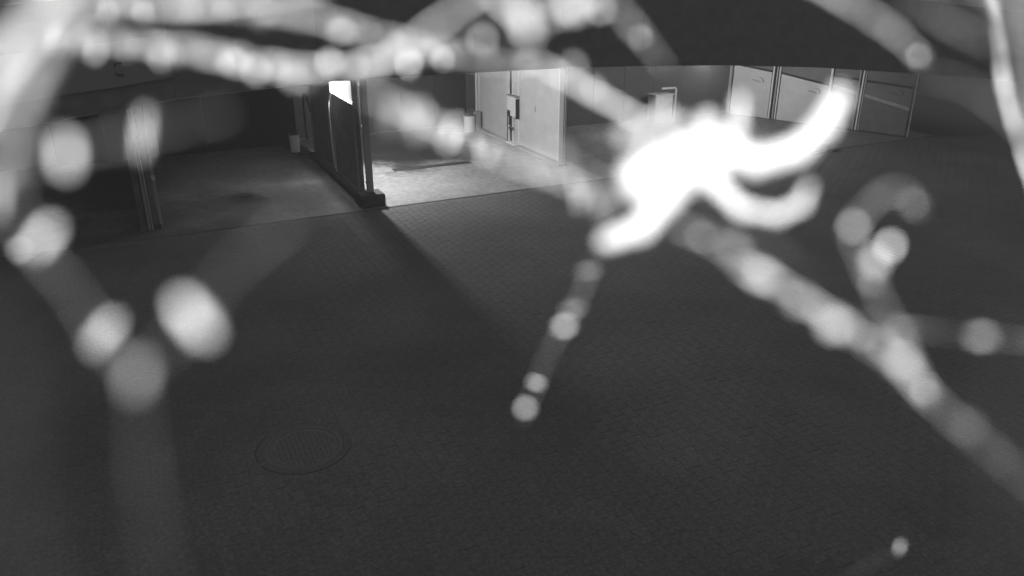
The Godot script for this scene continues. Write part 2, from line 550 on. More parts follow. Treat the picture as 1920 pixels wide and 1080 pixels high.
func build_third_partition() -> void:
	var p := thing("wash_partition", "right hand bay partition of four panels, each with a dark swoosh emblem", "partition", 15.15, -0.23, 0.376)
	block("plinth", Vector3(0, -0.02, -2.55), Vector3(0.3, 0.06, 5.2), mats.plinth, p, 0.015)
	slanted(p, "panel", -0.3, 0.95, 0.02, 1.5, -0.15, 1.38, 0.02, mats.white_panel)
	slanted(p, "panel", 1.25, 2.7, -0.15, 1.36, -0.15, 1.15, 0.02, mats.white_panel)
	slanted(p, "panel", 2.82, 3.52, 0.03, 1.42, 0.03, 1.38, 0.02, mats.grey_panel)
	slanted(p, "panel", 3.74, 4.98, 0.03, 1.36, 0.03, 1.29, 0.02, mats.grey_panel)
	for q in [[-0.3, 0.95, 1.52, 1.40], [1.25, 2.7, 1.38, 1.17], [2.82, 3.52, 1.44, 1.40], [3.74, 4.98, 1.38, 1.31]]:
		slanted(p, "rail", q[0], q[1], q[2], q[2] + 0.035, q[3], q[3] + 0.035, 0.04, mats.rubber)
		slanted(p, "upper_pane", q[0], q[1], q[2] + 0.04, 1.86, q[3] + 0.04, 1.8, 0.008, mats.grey_panel if q[0] < 2.75 else mats.dark_panel)
	slanted(p, "stripe", 2.82, 3.52, 1.14, 1.22, 1.0, 1.08, 0.012, mats.pale_plinth, -0.012)
	slanted(p, "stripe", 3.74, 4.98, 0.96, 1.04, 0.71, 0.8, 0.012, mats.pale_plinth, -0.012)
	slanted(p, "lower_sheet", 2.82, 3.52, 0.04, 1.13, 0.04, 0.99, 0.006, mats.dark_panel, -0.016)
	slanted(p, "lower_sheet", 3.74, 4.98, 0.04, 0.95, 0.04, 0.7, 0.006, mats.dark_panel, -0.016)
	for q in [[-0.4, 0.08, 1], [1.0, 0.05, 0], [1.12, 0.05, 1], [1.2, 0.04, 0], [2.75, 0.07, 0], [3.55, 0.05, 1], [3.64, 0.04, 0], [3.71, 0.04, 1], [5.06, 0.035, 2]]:
		post(p, 5.1 - q[0], Vector2(0.05, q[1]), 1.95, [mats.white_metal, mats.post, mats.pale_plinth][q[2]])
	for q in [[0.5, 1.1], [2.28, 0.95], [3.2, 1.27], [4.55, 1.12]]:
		emblem(p, q[0], q[1])

func build_left_pillar() -> void:
	var p := thing("wash_partition", "leftmost bay partition seen edge on, its front post ribbed", "partition", -3.99, 0.11)
	block("plinth", Vector3(0, 0.05, -2.3), Vector3(0.34, 0.1, 4.6), mats.plinth, p, 0.02)
	post(p, 0.0, Vector2(0.1, 0.1), 2.4, mats.dark_panel, -0.13)
	post(p, 0.02, Vector2(0.05, 0.06), 2.4, mats.post, -0.03)
	post(p, 0.0, Vector2(0.02, 0.03), 2.4, mats.bright_metal, 0.02)
	post(p, 0.03, Vector2(0.07, 0.06), 2.4, mats.dark_panel, 0.085)
	post(p, 0.06, Vector2(0.05, 0.05), 2.4, mats.post, 0.17)
	block("coupling", Vector3(0.17, 0.95, 0.0), Vector3(0.06, 0.08, 0.08), mats.bright_metal, p, 0.006)
	panel_stack(p, "panel", 0.1, 4.6, 0.11, 2.38, mats.dark_panel)

func build_back() -> void:
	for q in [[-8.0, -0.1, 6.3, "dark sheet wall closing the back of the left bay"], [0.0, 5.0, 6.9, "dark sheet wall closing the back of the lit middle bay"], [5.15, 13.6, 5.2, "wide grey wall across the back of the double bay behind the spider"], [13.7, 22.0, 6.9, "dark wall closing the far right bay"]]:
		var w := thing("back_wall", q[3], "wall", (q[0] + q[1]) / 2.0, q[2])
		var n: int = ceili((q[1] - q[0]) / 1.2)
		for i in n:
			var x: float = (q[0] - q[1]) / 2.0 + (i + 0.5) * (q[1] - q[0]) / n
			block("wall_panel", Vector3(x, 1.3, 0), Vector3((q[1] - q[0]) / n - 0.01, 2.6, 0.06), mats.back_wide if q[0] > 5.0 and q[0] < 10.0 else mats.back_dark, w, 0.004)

func build_lamps() -> void:
	for q in [[0.13, 1.9, 2.47, 23.0, "bright strip lamp fixed above the frosted pane of the left partition"], [9.6, 1.9, 2.16, 12.5, "strip lamp under the canopy of the wide right bay"]]:
		var t := thing("bay_lamp", q[4], "lamp", q[0], q[1], 0.0, "strip lamps under the canopy")
		block("housing", Vector3(0, q[2] + 0.055, 0), Vector3(0.1, 0.03, 0.5), mats.white_metal, t, 0.005)
		var b := pipe("lamp_tube", PackedVector3Array([Vector3(0, q[2], 0.2), Vector3(0, q[2], -0.2)]), 0.022, mats.lamp_glow, t)
		var l := OmniLight3D.new()
		l.name = "bay_light"
		l.light_energy = q[3]
		l.light_size = 0.085
		l.omni_range = 40.0
		l.omni_attenuation = 2.0
		l.shadow_enabled = true
		t.add_child(l)
		l.position = Vector3(0, q[2], 0)

func build_small_things() -> void:
	# trench grate in the middle bay
	var g := thing("floor_grate", "dark slotted drain channel across the lit bay floor", "drain", 2.24, 2.38)
	block("channel", Vector3(0, 0.0, 0), Vector3(1.92, 0.018, 0.16), mats.rubber, g, 0.003)
	for s in [-1, 1]:
		block("frame_bar", Vector3(0, 0.008, s * 0.085), Vector3(1.95, 0.022, 0.02), mats.rubber, g, 0.003)
	var st := begin()
	for i in 48:
		box(st, Vector3(-0.94 + i * 0.04, 0.011, 0), Vector3(0.012, 0.012, 0.15), 0.002)
	part("grate_bars", finish(st), mats.grate, g)
	# round drain in the left bay
	var d := thing("floor_drain", "small dark round drain in the left bay floor", "drain", -2.11, 1.67)
	var cy := CylinderMesh.new()
	cy.top_radius = 0.12
	cy.bottom_radius = 0.13
	cy.height = 0.024
	part("drain_lid", cy, mats.rubber, d).position.y = 0.006
	for i in 5:
		block("drain_bar", Vector3(-0.08 + i * 0.04, 0.019, 0), Vector3(0.014, 0.01, 0.16), mats.grate, d, 0.002)
	# manhole cover in the paving
	var mh := thing("manhole_cover", "round iron manhole cover set in the dark paving", "manhole cover", -3.01, -7.97)
	var rim := TorusMesh.new()
	rim.inner_radius = 0.34
	rim.outer_radius = 0.385
	rim.rings = 48
	rim.ring_segments = 8
	part("frame", rim, mats.iron, mh).scale = Vector3(1, 0.22, 1)
	var lid := CylinderMesh.new()
	lid.top_radius = 0.335
	lid.bottom_radius = 0.335
	lid.height = 0.02
	lid.radial_segments = 48
	part("lid", lid, mats.iron, mh).position.y = -0.01
	var fill := TorusMesh.new()
	fill.inner_radius = 0.37
	fill.outer_radius = 0.47
	fill.rings = 40
	fill.ring_segments = 6
	part("mortar_ring", fill, mats.paver_mid, mh).scale = Vector3(1, 0.06, 1)
	var studs := begin()
	for i in range(-6, 7):
		for j in range(-6, 7):
			if Vector2(i, j).length() < 6.1:
				box(studs, Vector3(i * 0.048, 0.002, j * 0.048), Vector3(0.024, 0.01, 0.024), 0.003)
	part("studs", finish(studs), mats.iron, mh)
	# bins beside the partitions
	for q in [[4.62, 5.75, 0.17, 0.46, "pale round bin at the far end of the white partition", mats.white_metal], [-0.35, 5.35, 0.13, 0.44, "small grey bin in the dark back corner of the left bay", mats.white_metal]]:
		var b := thing("bin", q[4], "bin", q[0], q[1])
		var body := CylinderMesh.new()
		body.top_radius = q[2]
		body.bottom_radius = q[2] * 0.88
		body.height = q[3]
		body.radial_segments = 28
		part("body", body, q[5], b).position.y = q[3] / 2.0 + 0.008
		var r := TorusMesh.new()
		r.inner_radius = q[2] - 0.012
		r.outer_radius = q[2] + 0.012
		part("rim", r, mats.post, b).position.y = q[3] + 0.008
		var hole := CylinderMesh.new()
		hole.top_radius = q[2] - 0.013
		hole.bottom_radius = q[2] - 0.013
		hole.height = 0.01
		part("lining", hole, mats.rubber, b).position.y = q[3] + 0.006
	block("stand", Vector3(0.24, 0.28, 0), Vector3(0.16, 0.56, 0.16), mats.post, get_node("bin"), 0.01)
	# kerb stone at the edge of the wide bay
	var k := thing("kerb_stone", "small pale kerb stone at the edge of the wide bay floor", "kerb", 11.75, -0.35)
	block("stone", Vector3(0, 0.1, 0), Vector3(0.5, 0.2, 0.18), mats.pale_plinth, k, 0.02)
	block("footing", Vector3(0, 0.015, 0), Vector3(0.62, 0.03, 0.28), mats.plinth, k, 0.006)
	# cabinet with its pipe frame, mostly hidden by the spider
	var c := thing("wash_cabinet", "white equipment cabinet against the back wall, half hidden behind the spider", "cabinet", 10.35, 4.6)
	block("body", Vector3(-0.05, 0.42, 0), Vector3(0.62, 0.8, 0.4), mats.post, c, 0.015)
	block("door", Vector3(-0.05, 0.43, 0.208), Vector3(0.56, 0.72, 0.015), mats.pale_plinth, c, 0.005)
	block("top", Vector3(-0.05, 0.835, 0), Vector3(0.68, 0.03, 0.44), mats.post, c, 0.006)
	pipe("pipe_frame", PackedVector3Array([Vector3(-0.1, 1.0, 0.1), Vector3(0.38, 1.0, 0.1), Vector3(0.42, 0.96, 0.1), Vector3(0.42, 0.01, 0.1)]), 0.035, mats.post, c)

# ------------------------------------------------------------------ camera housing, web, spider
func build_close_things() -> void:
	var pose := Transform3D(Basis(Vector3.RIGHT, -deg_to_rad(PITCH)), EYE)
	var cam := thing("security_camera", "infrared security camera whose own lamps light the web", "camera", 0, 0)
	cam.transform = pose
	var body := CylinderMesh.new()
	body.top_radius = 0.045
	body.bottom_radius = 0.045
	body.height = 0.14
	var bo := part("body", body, mats.white_metal, cam)
	bo.rotation.x = PI / 2
	bo.position.z = 0.1
	block("arm", Vector3(0, -0.06, 0.14), Vector3(0.03, 0.1, 0.03), mats.white_metal, cam)
	for s in [-1, 1]:
		var led := part("infrared_lamp", SphereMesh.new(), mats.led_glow, cam)
		led.scale = Vector3.ONE * 0.024
		led.position = Vector3(s * 0.03, 0.022, 0.014)
		var l := SpotLight3D.new()
		l.name = "infrared_light"
		l.light_energy = 0.024
		l.light_size = 0.01
		l.spot_angle = 75.0
		l.spot_range = 40.0
		l.spot_attenuation = 2.0
		l.shadow_enabled = true
		cam.add_child(l, true)
		l.position = led.position
	ball = SphereMesh.new()
	ball.radius = 1.0
	ball.height = 2.0
	ball.radial_segments = 20
	ball.rings = 10
	web = thing("spider_web", "tangled spider web with bright dew drops hanging close before the lens", "spider web", 0, 0)
	web.transform = pose.scaled_local(Vector3.ONE * 0.001)
	thread([Vector3(-27.06, 7.85, -40.00), Vector3(-25.44, 11.10, -40.00), Vector3(-26.50, 13.69, -44.00), Vector3(-25.98, 15.52, -48.00), Vector3(-24.02, 15.56, -50.00), Vector3(-20.41, 15.66, -52.00), Vector3(-16.54, 14.78, -52.00), Vector3(-13.88, 14.25, -54.00)], 0.190, 4)
	thread([Vector3(-25.44, 14.95, -47.00), Vector3(-23.22, 15.76, -52.00), Vector3(-18.65, 15.06, -52.00), Vector3(-13.52, 15.05, -54.00), Vector3(-9.86, 15.42, -54.00), Vector3(-6.58, 16.26, -54.00), Vector3(-3.41, 16.37, -56.00), Vector3(1.01, 16.73, -60.00)], 0.140, 2)
	thread([Vector3(-24.72, 16.20, -42.00), Vector3(-21.73, 15.93, -44.00), Vector3(-17.43, 16.43, -46.00), Vector3(-13.53, 17.32, -50.00), Vector3(-9.50, 16.82, -52.00), Vector3(-4.38, 16.08, -54.00), Vector3(0.00, 16.40, -58.00)], 0.200, 4)
	thread([Vector3(-21.60, 15.91, -42.00), Vector3(-18.76, 15.78, -44.00), Vector3(-14.94, 16.93, -46.00), Vector3(-12.18, 18.94, -50.00)], 0.160, 3)
	thread([Vector3(-9.50, 14.25, -52.00), Vector3(-5.20, 15.59, -48.00), Vector3(-1.71, 17.43, -46.00)], 0.120, 2)
	thread([Vector3(-4.06, 15.22, -50.00), Vector3(-0.97, 16.89, -48.00), Vector3(0.78, 17.43, -46.00)], 0.100, 6)
	thread([Vector3(-13.40, 2.84, -20.00), Vector3(-12.86, 4.74, -20.00), Vector3(-12.79, 6.39, -21.00), Vector3(-12.06, 8.63, -22.00)], 0.160, 4)
	thread([Vector3(-17.42, 6.68, -26.00), Vector3(-17.24, 9.09, -28.00), Vector3(-17.05, 11.57, -30.00)], 0.140, 3)
	drop(Vector3(-25.54, 15.73, -50.00), 0.47, 0.29, 0, 1)
	drop(Vector3(-22.33, 15.22, -50.00), 0.55, 0.31, 0, 2)
	drop(Vector3(-22.41, 16.71, -56.14), 0.48, 0.29, 0, 1)
	drop(Vector3(-21.16, 17.09, -60.15), 0.29, 0.31, 0, 0)
	drop(Vector3(-19.54, 16.69, -60.15), 0.29, 0.60, 10, 1)
	drop(Vector3(-15.57, 14.81, -56.14), 0.29, 0.31, 0, 0)
	drop(Vector3(-16.14, 20.04, -70.18), 0.66, 0.29, 0, 1)
	drop(Vector3(-7.01, 19.29, -64.78), 1.04, 0.29, -10, 3)
	drop(Vector3(-5.46, 20.70, -70.18), 0.29, 0.29, 0, 0)
	drop(Vector3(-17.47, 19.75, -56.14), 0.66, 0.29, 0, 2)
	drop(Vector3(-23.55, 19.94, -56.14), 0.93, 0.29, 0, 3)
	drop(Vector3(-14.03, 21.04, -64.78), 0.53, 0.29, 0, 1)
	drop(Vector3(0.74, 14.94, -44.00), 0.35, 1.11, 14, 3)
	drop(Vector3(3.22, 15.72, -44.00), 0.63, 0.42, -20, 2)
	drop(Vector3(-2.09, 17.66, -56.14), 0.29, 0.40, 0, 2)
	drop(Vector3(4.51, 16.29, -58.00), 0.35, 0.45, 0, 3)
	drop(Vector3(1.31, 18.50, -64.78), 0.63, 0.29, 0, 3)
	drop(Vector3(-1.75, 18.41, -64.78), 0.42, 0.29, 0, 2)
	thread([Vector3(-1.24, 17.43, -46.00), Vector3(0.93, 15.56, -46.00), Vector3(3.36, 16.34, -46.00), Vector3(5.52, 17.86, -48.00), Vector3(8.27, 16.82, -52.00), Vector3(11.18, 16.29, -58.00)], 0.140, 3)
	drop(Vector3(11.40, 22.22, -70.18), 0.33, 0.29, 0, 0)
	drop(Vector3(6.27, 19.83, -56.14), 0.40, 0.29, 0, 2)
	thread([Vector3(0.88, 16.36, -52.00), Vector3(-0.76, 16.29, -56.00), Vector3(-1.62, 16.24, -60.00)], 0.070, 4)
	thread([Vector3(-8.40, 11.27, -46.00), Vector3(-5.29, 9.90, -46.00), Vector3(-1.30, 8.28, -48.00), Vector3(2.60, 6.82, -48.00), Vector3(6.77, 4.91, -50.00)], 0.130, 4)
	drop(Vector3(-9.16, 13.23, -60.15), 0.29, 1.46, -8, 6)
	drop(Vector3(-6.23, 11.18, -52.64), 0.29, 1.05, -8, 3)
	drop(Vector3(-4.60, 11.80, -60.15), 0.29, 1.07, -25, 1)
	drop(Vector3(-2.05, 11.53, -67.37), 0.29, 1.12, -22, 3)
	drop(Vector3(2.27, 6.82, -42.00), 0.55, 0.48, 0, 6)
	drop(Vector3(6.02, 7.84, -67.37), 0.29, 1.12, -22, 3)
	drop(Vector3(7.84, 6.93, -67.37), 0.29, 1.12, -22, 3)
	thread([Vector3(3.25, 16.64, -60.00), Vector3(6.50, 14.61, -60.00), Vector3(9.74, 12.91, -60.00), Vector3(13.00, 12.17, -62.00)], 0.160, 2)
	thread([Vector3(1.96, 16.56, -58.00), Vector3(5.68, 14.94, -60.00), Vector3(9.34, 12.99, -60.00)], 0.160, 2)
	thread([Vector3(8.12, 11.29, -60.00), Vector3(10.55, 12.38, -60.00), Vector3(13.40, 12.50, -60.00)], 0.400, 4)
	thread([Vector3(9.74, 9.74, -60.00), Vector3(10.35, 12.18, -60.00), Vector3(11.98, 13.60, -60.00)], 0.300, 4)
	thread([Vector3(1.79, 7.44, -44.00), Vector3(4.67, 6.38, -46.00), Vector3(7.78, 5.75, -50.00)], 0.120, 5)
	thread([Vector3(8.40, 4.20, -46.00), Vector3(11.52, 2.80, -46.00), Vector3(13.69, 1.56, -46.00), Vector3(16.81, -0.62, -46.00), Vector3(19.92, -2.65, -46.00), Vector3(22.72, -4.67, -46.00), Vector3(24.90, -6.85, -46.00), Vector3(26.50, -8.93, -44.00), Vector3(27.06, -10.55, -40.00)], 0.110, 6)
	thread([Vector3(13.38, 1.24, -46.00), Vector3(15.87, 0.00, -46.00), Vector3(19.61, -2.43, -46.00)], 0.170, 3)
	thread([Vector3(21.16, -2.80, -46.00), Vector3(22.72, -4.51, -46.00), Vector3(24.43, -6.54, -46.00)], 0.170, 3)
	drop(Vector3(12.92, 2.18, -46.00), 0.41, 0.49, 0, 4)
	drop(Vector3(14.63, 0.62, -46.00), 0.49, 0.34, 0, 2)
	drop(Vector3(16.81, -0.78, -46.00), 0.49, 0.41, 0, 4)
	drop(Vector3(18.67, -2.24, -46.00), 0.41, 0.41, 0, 2)
	drop(Vector3(22.72, -4.36, -46.00), 0.41, 0.41, 0, 2)
	drop(Vector3(31.46, -7.94, -60.15), 0.29, 0.50, 0, 0)
	drop(Vector3(27.73, -3.04, -56.14), 0.57, 0.29, 0, 3)
	drop(Vector3(27.07, -8.23, -46.79), 0.29, 0.29, 0, 5)
	drop(Vector3(27.29, -9.60, -44.32), 0.29, 0.29, 0, 5)
	thread([Vector3(11.31, 4.32, -44.00), Vector3(13.69, 2.98, -44.00), Vector3(16.81, 0.93, -46.00)], 0.080, 8)
	thread([Vector3(21.31, 3.72, -50.00), Vector3(23.00, 0.00, -50.00), Vector3(24.70, -3.38, -50.00), Vector3(26.05, -6.09, -50.00)], 0.090, 5)
	thread([Vector3(21.65, 4.06, -50.00), Vector3(23.17, 5.68, -50.00), Vector3(24.70, 6.16, -50.00), Vector3(25.78, 5.01, -50.00)], 0.130, 6)
	drop(Vector3(22.52, 4.08, -52.00), 0.32, 0.41, 0, 1)
	drop(Vector3(27.47, 5.77, -54.00), 0.29, 0.29, 0, 1)
	drop(Vector3(25.87, 2.85, -54.00), 0.29, 0.42, -20, 0)
	drop(Vector3(23.92, 1.69, -52.00), 0.37, 0.61, 0, 2)
	drop(Vector3(27.51, 0.41, -60.15), 0.29, 0.29, 0, 1)
	drop(Vector3(26.02, 6.27, -56.14), 0.31, 0.29, 0, 5)
	thread([Vector3(24.36, -1.83, -60.00), Vector3(29.04, -2.94, -58.00), Vector3(34.53, -3.61, -58.00), Vector3(39.24, -4.00, -58.00)], 0.070, 6)
	drop(Vector3(28.04, -3.11, -56.00), 0.48, 0.30, 0, 6)
	drop(Vector3(31.34, -3.28, -52.64), 0.63, 0.29, 0, 3)
	drop(Vector3(37.23, -3.72, -56.14), 0.48, 0.29, 0, 6)
	thread([Vector3(7.58, 2.94, -70.00), Vector3(5.30, -2.37, -70.00), Vector3(3.32, -5.68, -70.00), Vector3(2.19, -8.77, -72.00), Vector3(0.97, -11.94, -72.00)], 0.070, 5)
	drop(Vector3(8.21, 1.82, -84.22), 1.02, 0.29, 10, 3)
	drop(Vector3(6.50, -2.28, -84.22), 1.02, 0.29, 10, 3)
	drop(Vector3(4.65, -3.42, -70.18), 0.55, 0.29, 10, 0)
	drop(Vector3(3.11, -12.04, -100.00), 0.78, 0.29, -20, 0)
	drop(Vector3(1.29, -11.57, -76.00), 0.45, 0.33, 15, 0)
	thread([Vector3(-21.62, 5.52, -34.00), Vector3(-20.93, 2.30, -34.00), Vector3(-19.09, 0.00, -34.00), Vector3(-16.86, -2.46, -33.00), Vector3(-15.16, -3.59, -32.00)], 0.050, 6)
	thread([Vector3(-15.16, -3.59, -32.00), Vector3(-12.79, -1.47, -31.00), Vector3(-10.91, 0.84, -31.00), Vector3(-9.09, 2.60, -32.00)], 0.050, 7)
	thread([Vector3(-14.25, -3.37, -30.00), Vector3(-13.11, -6.06, -28.00), Vector3(-11.16, -9.64, -25.00)], 0.045, 9)
	thread([Vector3(-21.62, 5.29, -34.00), Vector3(-19.09, 5.87, -34.00), Vector3(-15.87, 6.72, -34.00), Vector3(-13.15, 7.92, -36.00)], 0.050, 6)
	drop(Vector3(-20.71, 6.19, -36.62), 0.29, 0.74, 4, 2)
	drop(Vector3(-24.64, 10.33, -52.64), 0.29, 1.63, -6, 3)
	drop(Vector3(-23.82, 2.50, -40.10), 0.29, 0.92, -35, 2)
	drop(Vector3(-40.41, 3.16, -64.78), 0.29, 0.29, 0, 0)
	drop(Vector3(-22.94, -2.58, -44.32), 0.29, 1.13, -38, 2)
	drop(Vector3(-15.67, -3.71, -33.00), 0.29, 0.71, -12, 4)
	drop(Vector3(-13.71, -1.33, -34.00), 0.34, 1.04, 38, 2)
	drop(Vector3(-38.18, 8.75, -60.15), 0.29, 1.55, 0, 9)
	drop(Vector3(-36.47, 6.46, -56.14), 0.29, 1.55, 0, 4)
	drop(Vector3(-40.07, 21.88, -69.35), 0.29, 0.86, -12, 1)
	drop(Vector3(-37.05, 21.12, -67.57), 0.29, 0.86, 8, 3)
	drop(Vector3(-35.32, 20.33, -67.00), 0.29, 0.86, -12, 2)
	drop(Vector3(-33.26, 20.84, -67.57), 0.29, 0.86, 8, 3)
	drop(Vector3(-38.10, 24.52, -79.50), 0.29, 0.86, 0, 3)
	drop(Vector3(-28.75, 19.26, -64.56), 0.29, 0.86, 8, 2)
	drop(Vector3(-31.23, 21.74, -72.96), 0.29, 0.86, 0, 3)
	drop(Vector3(-32.17, 24.47, -81.02), 0.29, 0.86, 8, 3)
	drop(Vector3(-32.18, 25.42, -88.11), 0.29, 0.86, 15, 1)
	drop(Vector3(-21.84, 18.33, -63.52), 0.29, 0.86, 0, 2)
	drop(Vector3(-26.04, 22.67, -81.40), 0.29, 0.86, 8, 3)
	drop(Vector3(-19.39, 18.25, -65.37), 0.29, 0.86, 0, 2)
	drop(Vector3(-19.97, 19.49, -71.88), 0.29, 0.86, 0, 3)
	drop(Vector3(-41.34, 28.27, -80.60), 0.29, 0.57, 8, 1)
	drop(Vector3(-38.13, 28.42, -81.46), 0.29, 0.57, 15, 1)
	drop(Vector3(-27.23, 22.26, -63.28), 0.29, 0.57, 15, 6)
	drop(Vector3(-28.52, 24.93, -70.36), 0.29, 0.57, -12, 2)
	drop(Vector3(-28.00, 26.90, -76.44), 0.29, 0.57, 8, 2)
	drop(Vector3(-18.15, 19.94, -57.44), 0.29, 0.57, -12, 3)
	drop(Vector3(-21.87, 26.31, -76.47), 0.29, 0.57, -12, 5)
	drop(Vector3(-16.74, 24.84, -74.04), 0.29, 0.57, 8, 5)
	drop(Vector3(-11.64, 20.69, -63.90), 0.29, 0.57, 15, 3)
	drop(Vector3(-11.31, 23.38, -74.93), 0.29, 0.57, 15, 2)
	drop(Vector3(-7.59, 23.09, -75.88), 0.29, 0.57, 0, 2)
	drop(Vector3(-14.76, 18.19, -63.73), 0.29, 0.50, 8, 1)
	drop(Vector3(-12.24, 17.30, -61.90), 0.29, 0.50, -12, 1)
	drop(Vector3(-11.97, 21.14, -74.04), 0.29, 0.50, 0, 2)
	drop(Vector3(-8.52, 18.57, -65.18), 0.29, 0.50, 0, 0)
	drop(Vector3(-6.72, 22.31, -76.63), 0.29, 0.50, 8, 0)
	drop(Vector3(-13.96, 20.40, -90.93), 0.29, 1.55, 8, 4)
	drop(Vector3(-8.96, 15.36, -71.37), 0.29, 1.55, 15, 3)
	drop(Vector3(-8.65, 18.04, -89.93), 0.29, 1.55, -12, 4)
	drop(Vector3(-6.41, 17.99, -93.78), 0.29, 1.55, 0, 4)
	drop(Vector3(-3.98, 16.70, -92.02), 0.29, 1.55, 15, 2)
	drop(Vector3(-1.13, 16.51, -97.41), 0.29, 1.55, 15, 4)
	drop(Vector3(0.71, 12.67, -77.83), 0.29, 1.55, -12, 5)
	drop(Vector3(2.22, 11.04, -72.34), 0.29, 1.55, 15, 5)
	drop(Vector3(4.81, 11.64, -84.21), 0.29, 1.55, 15, 4)
	drop(Vector3(5.68, 9.03, -70.35), 0.29, 1.55, 15, 3)
	drop(Vector3(8.00, 8.02, -73.55), 0.29, 1.55, 0, 5)
	drop(Vector3(11.34, 3.94, -51.98), 0.29, 0.29, 0, 5)
	drop(Vector3(12.93, 3.46, -53.88), 0.29, 0.29, -12, 1)
	drop(Vector3(13.45, 2.05, -47.98), 0.29, 0.29, 15, 2)
	drop(Vector3(17.33, 1.41, -55.61), 0.29, 0.29, 0, 1)
	drop(Vector3(21.73, -0.39, -61.54), 0.29, 0.29, 15, 1)
	drop(Vector3(20.93, -1.32, -54.32), 0.29, 0.29, 15, 1)
	drop(Vector3(18.78, -1.81, -46.05), 0.29, 0.29, 0, 5)
	drop(Vector3(25.71, -3.51, -57.93), 0.29, 0.29, 8, 1)
	drop(Vector3(22.37, -3.93, -47.54), 0.29, 0.29, 0, 5)
	drop(Vector3(27.08, -6.03, -53.88), 0.29, 0.29, -12, 4)
	drop(Vector3(4.87, 16.02, -60.80), 0.29, 0.29, 0, 4)
	drop(Vector3(6.62, 16.18, -63.69), 0.29, 0.29, -12, 1)
	drop(Vector3(8.44, 14.64, -63.38), 0.29, 0.29, 8, 1)
	drop(Vector3(10.57, 12.71, -60.00), 0.29, 0.29, 0, 1)
	thread([Vector3(16.81, 18.36, -46.00), Vector3(20.78, 17.21, -48.00), Vector3(25.33, 16.68, -52.00), Vector3(27.95, 15.78, -54.00)], 0.170, 3)
	drop(Vector3(34.74, 19.83, -67.37), 0.29, 0.38, 0, 0)
	drop(Vector3(25.28, 17.09, -52.64), 0.30, 0.29, 0, 2)
	thread([Vector3(23.71, 17.86, -48.00), Vector3(25.21, 15.56, -46.00), Vector3(26.79, 13.55, -44.00)], 0.140, 7)
	thread([Vector3(47.63, 30.85, -80.00), Vector3(51.49, 27.28, -84.00), Vector3(55.01, 22.03, -88.00), Vector3(56.68, 16.08, -88.00), Vector3(58.94, 9.53, -88.00)], 0.220, 0)
	thread([Vector3(18.06, 11.77, -30.00), Vector3(21.39, 11.27, -34.00), Vector3(23.63, 9.50, -36.00), Vector3(24.60, 6.82, -36.00)], 0.220, 5)
	thread([Vector3(13.84, 8.93, -22.00), Vector3(14.51, 7.44, -22.00), Vector3(15.33, 6.25, -22.00)], 0.600, 9)
	drop(Vector3(59.07, 21.21, -93.57), 0.29, 1.55, 15, 2)
	thread([Vector3(23.22, 11.91, -44.00), Vector3(25.90, 11.01, -44.00), Vector3(29.17, 8.34, -44.00)], 0.050, 6)
	drop(Vector3(59.03, -39.46, -120.00), 0.31, 0.88, -20, 0)
	thread([Vector3(44.45, -29.35, -90.00), Vector3(40.19, -31.97, -90.00), Vector3(36.54, -34.10, -90.00)], 0.050, 7)
	thread([Vector3(-6.39, -0.67, -9.00), Vector3(-6.21, -2.19, -9.00), Vector3(-6.03, -3.71, -9.00)], 0.140, 10)  # this thread and the next are added for the glow at both lower sides
	thread([Vector3(6.39, -0.67, -9.00), Vector3(6.21, -2.37, -9.00), Vector3(6.03, -3.71, -9.00)], 0.140, 11)
	var sp := thing("spider", "white glowing spider sprawled in the web, right of the centre", "spider", 0, 0)
	sp.transform = pose.scaled_local(Vector3.ONE * 0.001).translated_local(Vector3(13.84, 9.65, -62.0))
	var bones: Array = []
	chain(bones, [Vector3(-3.5, -1.15, 0.4), Vector3(-1.9, -0.55, 0.2), Vector3(0.5, 0.2, 0)], 2.05, 2.25)
	chain(bones, [Vector3(0.4, 0.1, 0), Vector3(2.4, 1.1, 0), Vector3(3.3, 1.5, -0.2)], 1.9, 1.1)
	chain(bones, [Vector3(2.0, 0.7, 0), Vector3(2.9, 0.8, 1.2), Vector3(4.6, -0.15, 2.0), Vector3(8.0, 0.85, 1.4), Vector3(10.3, 2.9, 1.0), Vector3(11.6, 5.3, 0.6)], 0.95, 0.75)
	chain(bones, [Vector3(1.6, -0.4, 0), Vector3(2.2, -1.9, 1.0), Vector3(3.8, -3.6, 1.2), Vector3(6.9, -4.0, 0.4), Vector3(8.9, -3.1, 0.0), Vector3(9.7, -1.6, -0.6)], 0.62, 0.3)
	chain(bones, [Vector3(-0.4, -0.9, 0), Vector3(-1.9, -2.7, 0.8), Vector3(-3.8, -5.1, 0.7), Vector3(-6.5, -6.0, 0)], 1.15, 0.62)
	chain(bones, [Vector3(2.9, 1.3, 0), Vector3(3.8, 2.4, -1.5), Vector3(4.5, 3.4, -2.4), Vector3(5.1, 6.0, -3.4)], 0.7, 0.4)
	chain(bones, [Vector3(1.4, 0.9, 0), Vector3(1.6, 2.4, -1.2), Vector3(2.0, 3.9, -2.0)], 0.9, 0.75)
	chain(bones, [Vector3(-0.6, 0.8, 0), Vector3(-1.2, 2.0, -1.4), Vector3(-0.8, 3.9, -2.8), Vector3(0.4, 4.3, -3.4)], 0.55, 0.3)
	chain(bones, [Vector3(-2.0, 0.5, 0), Vector3(-3.2, 1.5, -1.6), Vector3(-2.9, 3.0, -3.0)], 0.5, 0.3)
	chain(bones, [Vector3(-1.0, -1.0, 0), Vector3(-2.6, -1.9, -1.4), Vector3(-4.4, -2.6, -2.4)], 0.4, 0.22)
	part("body", net(bones, 0.24, 0.5), mats.spider, sp)

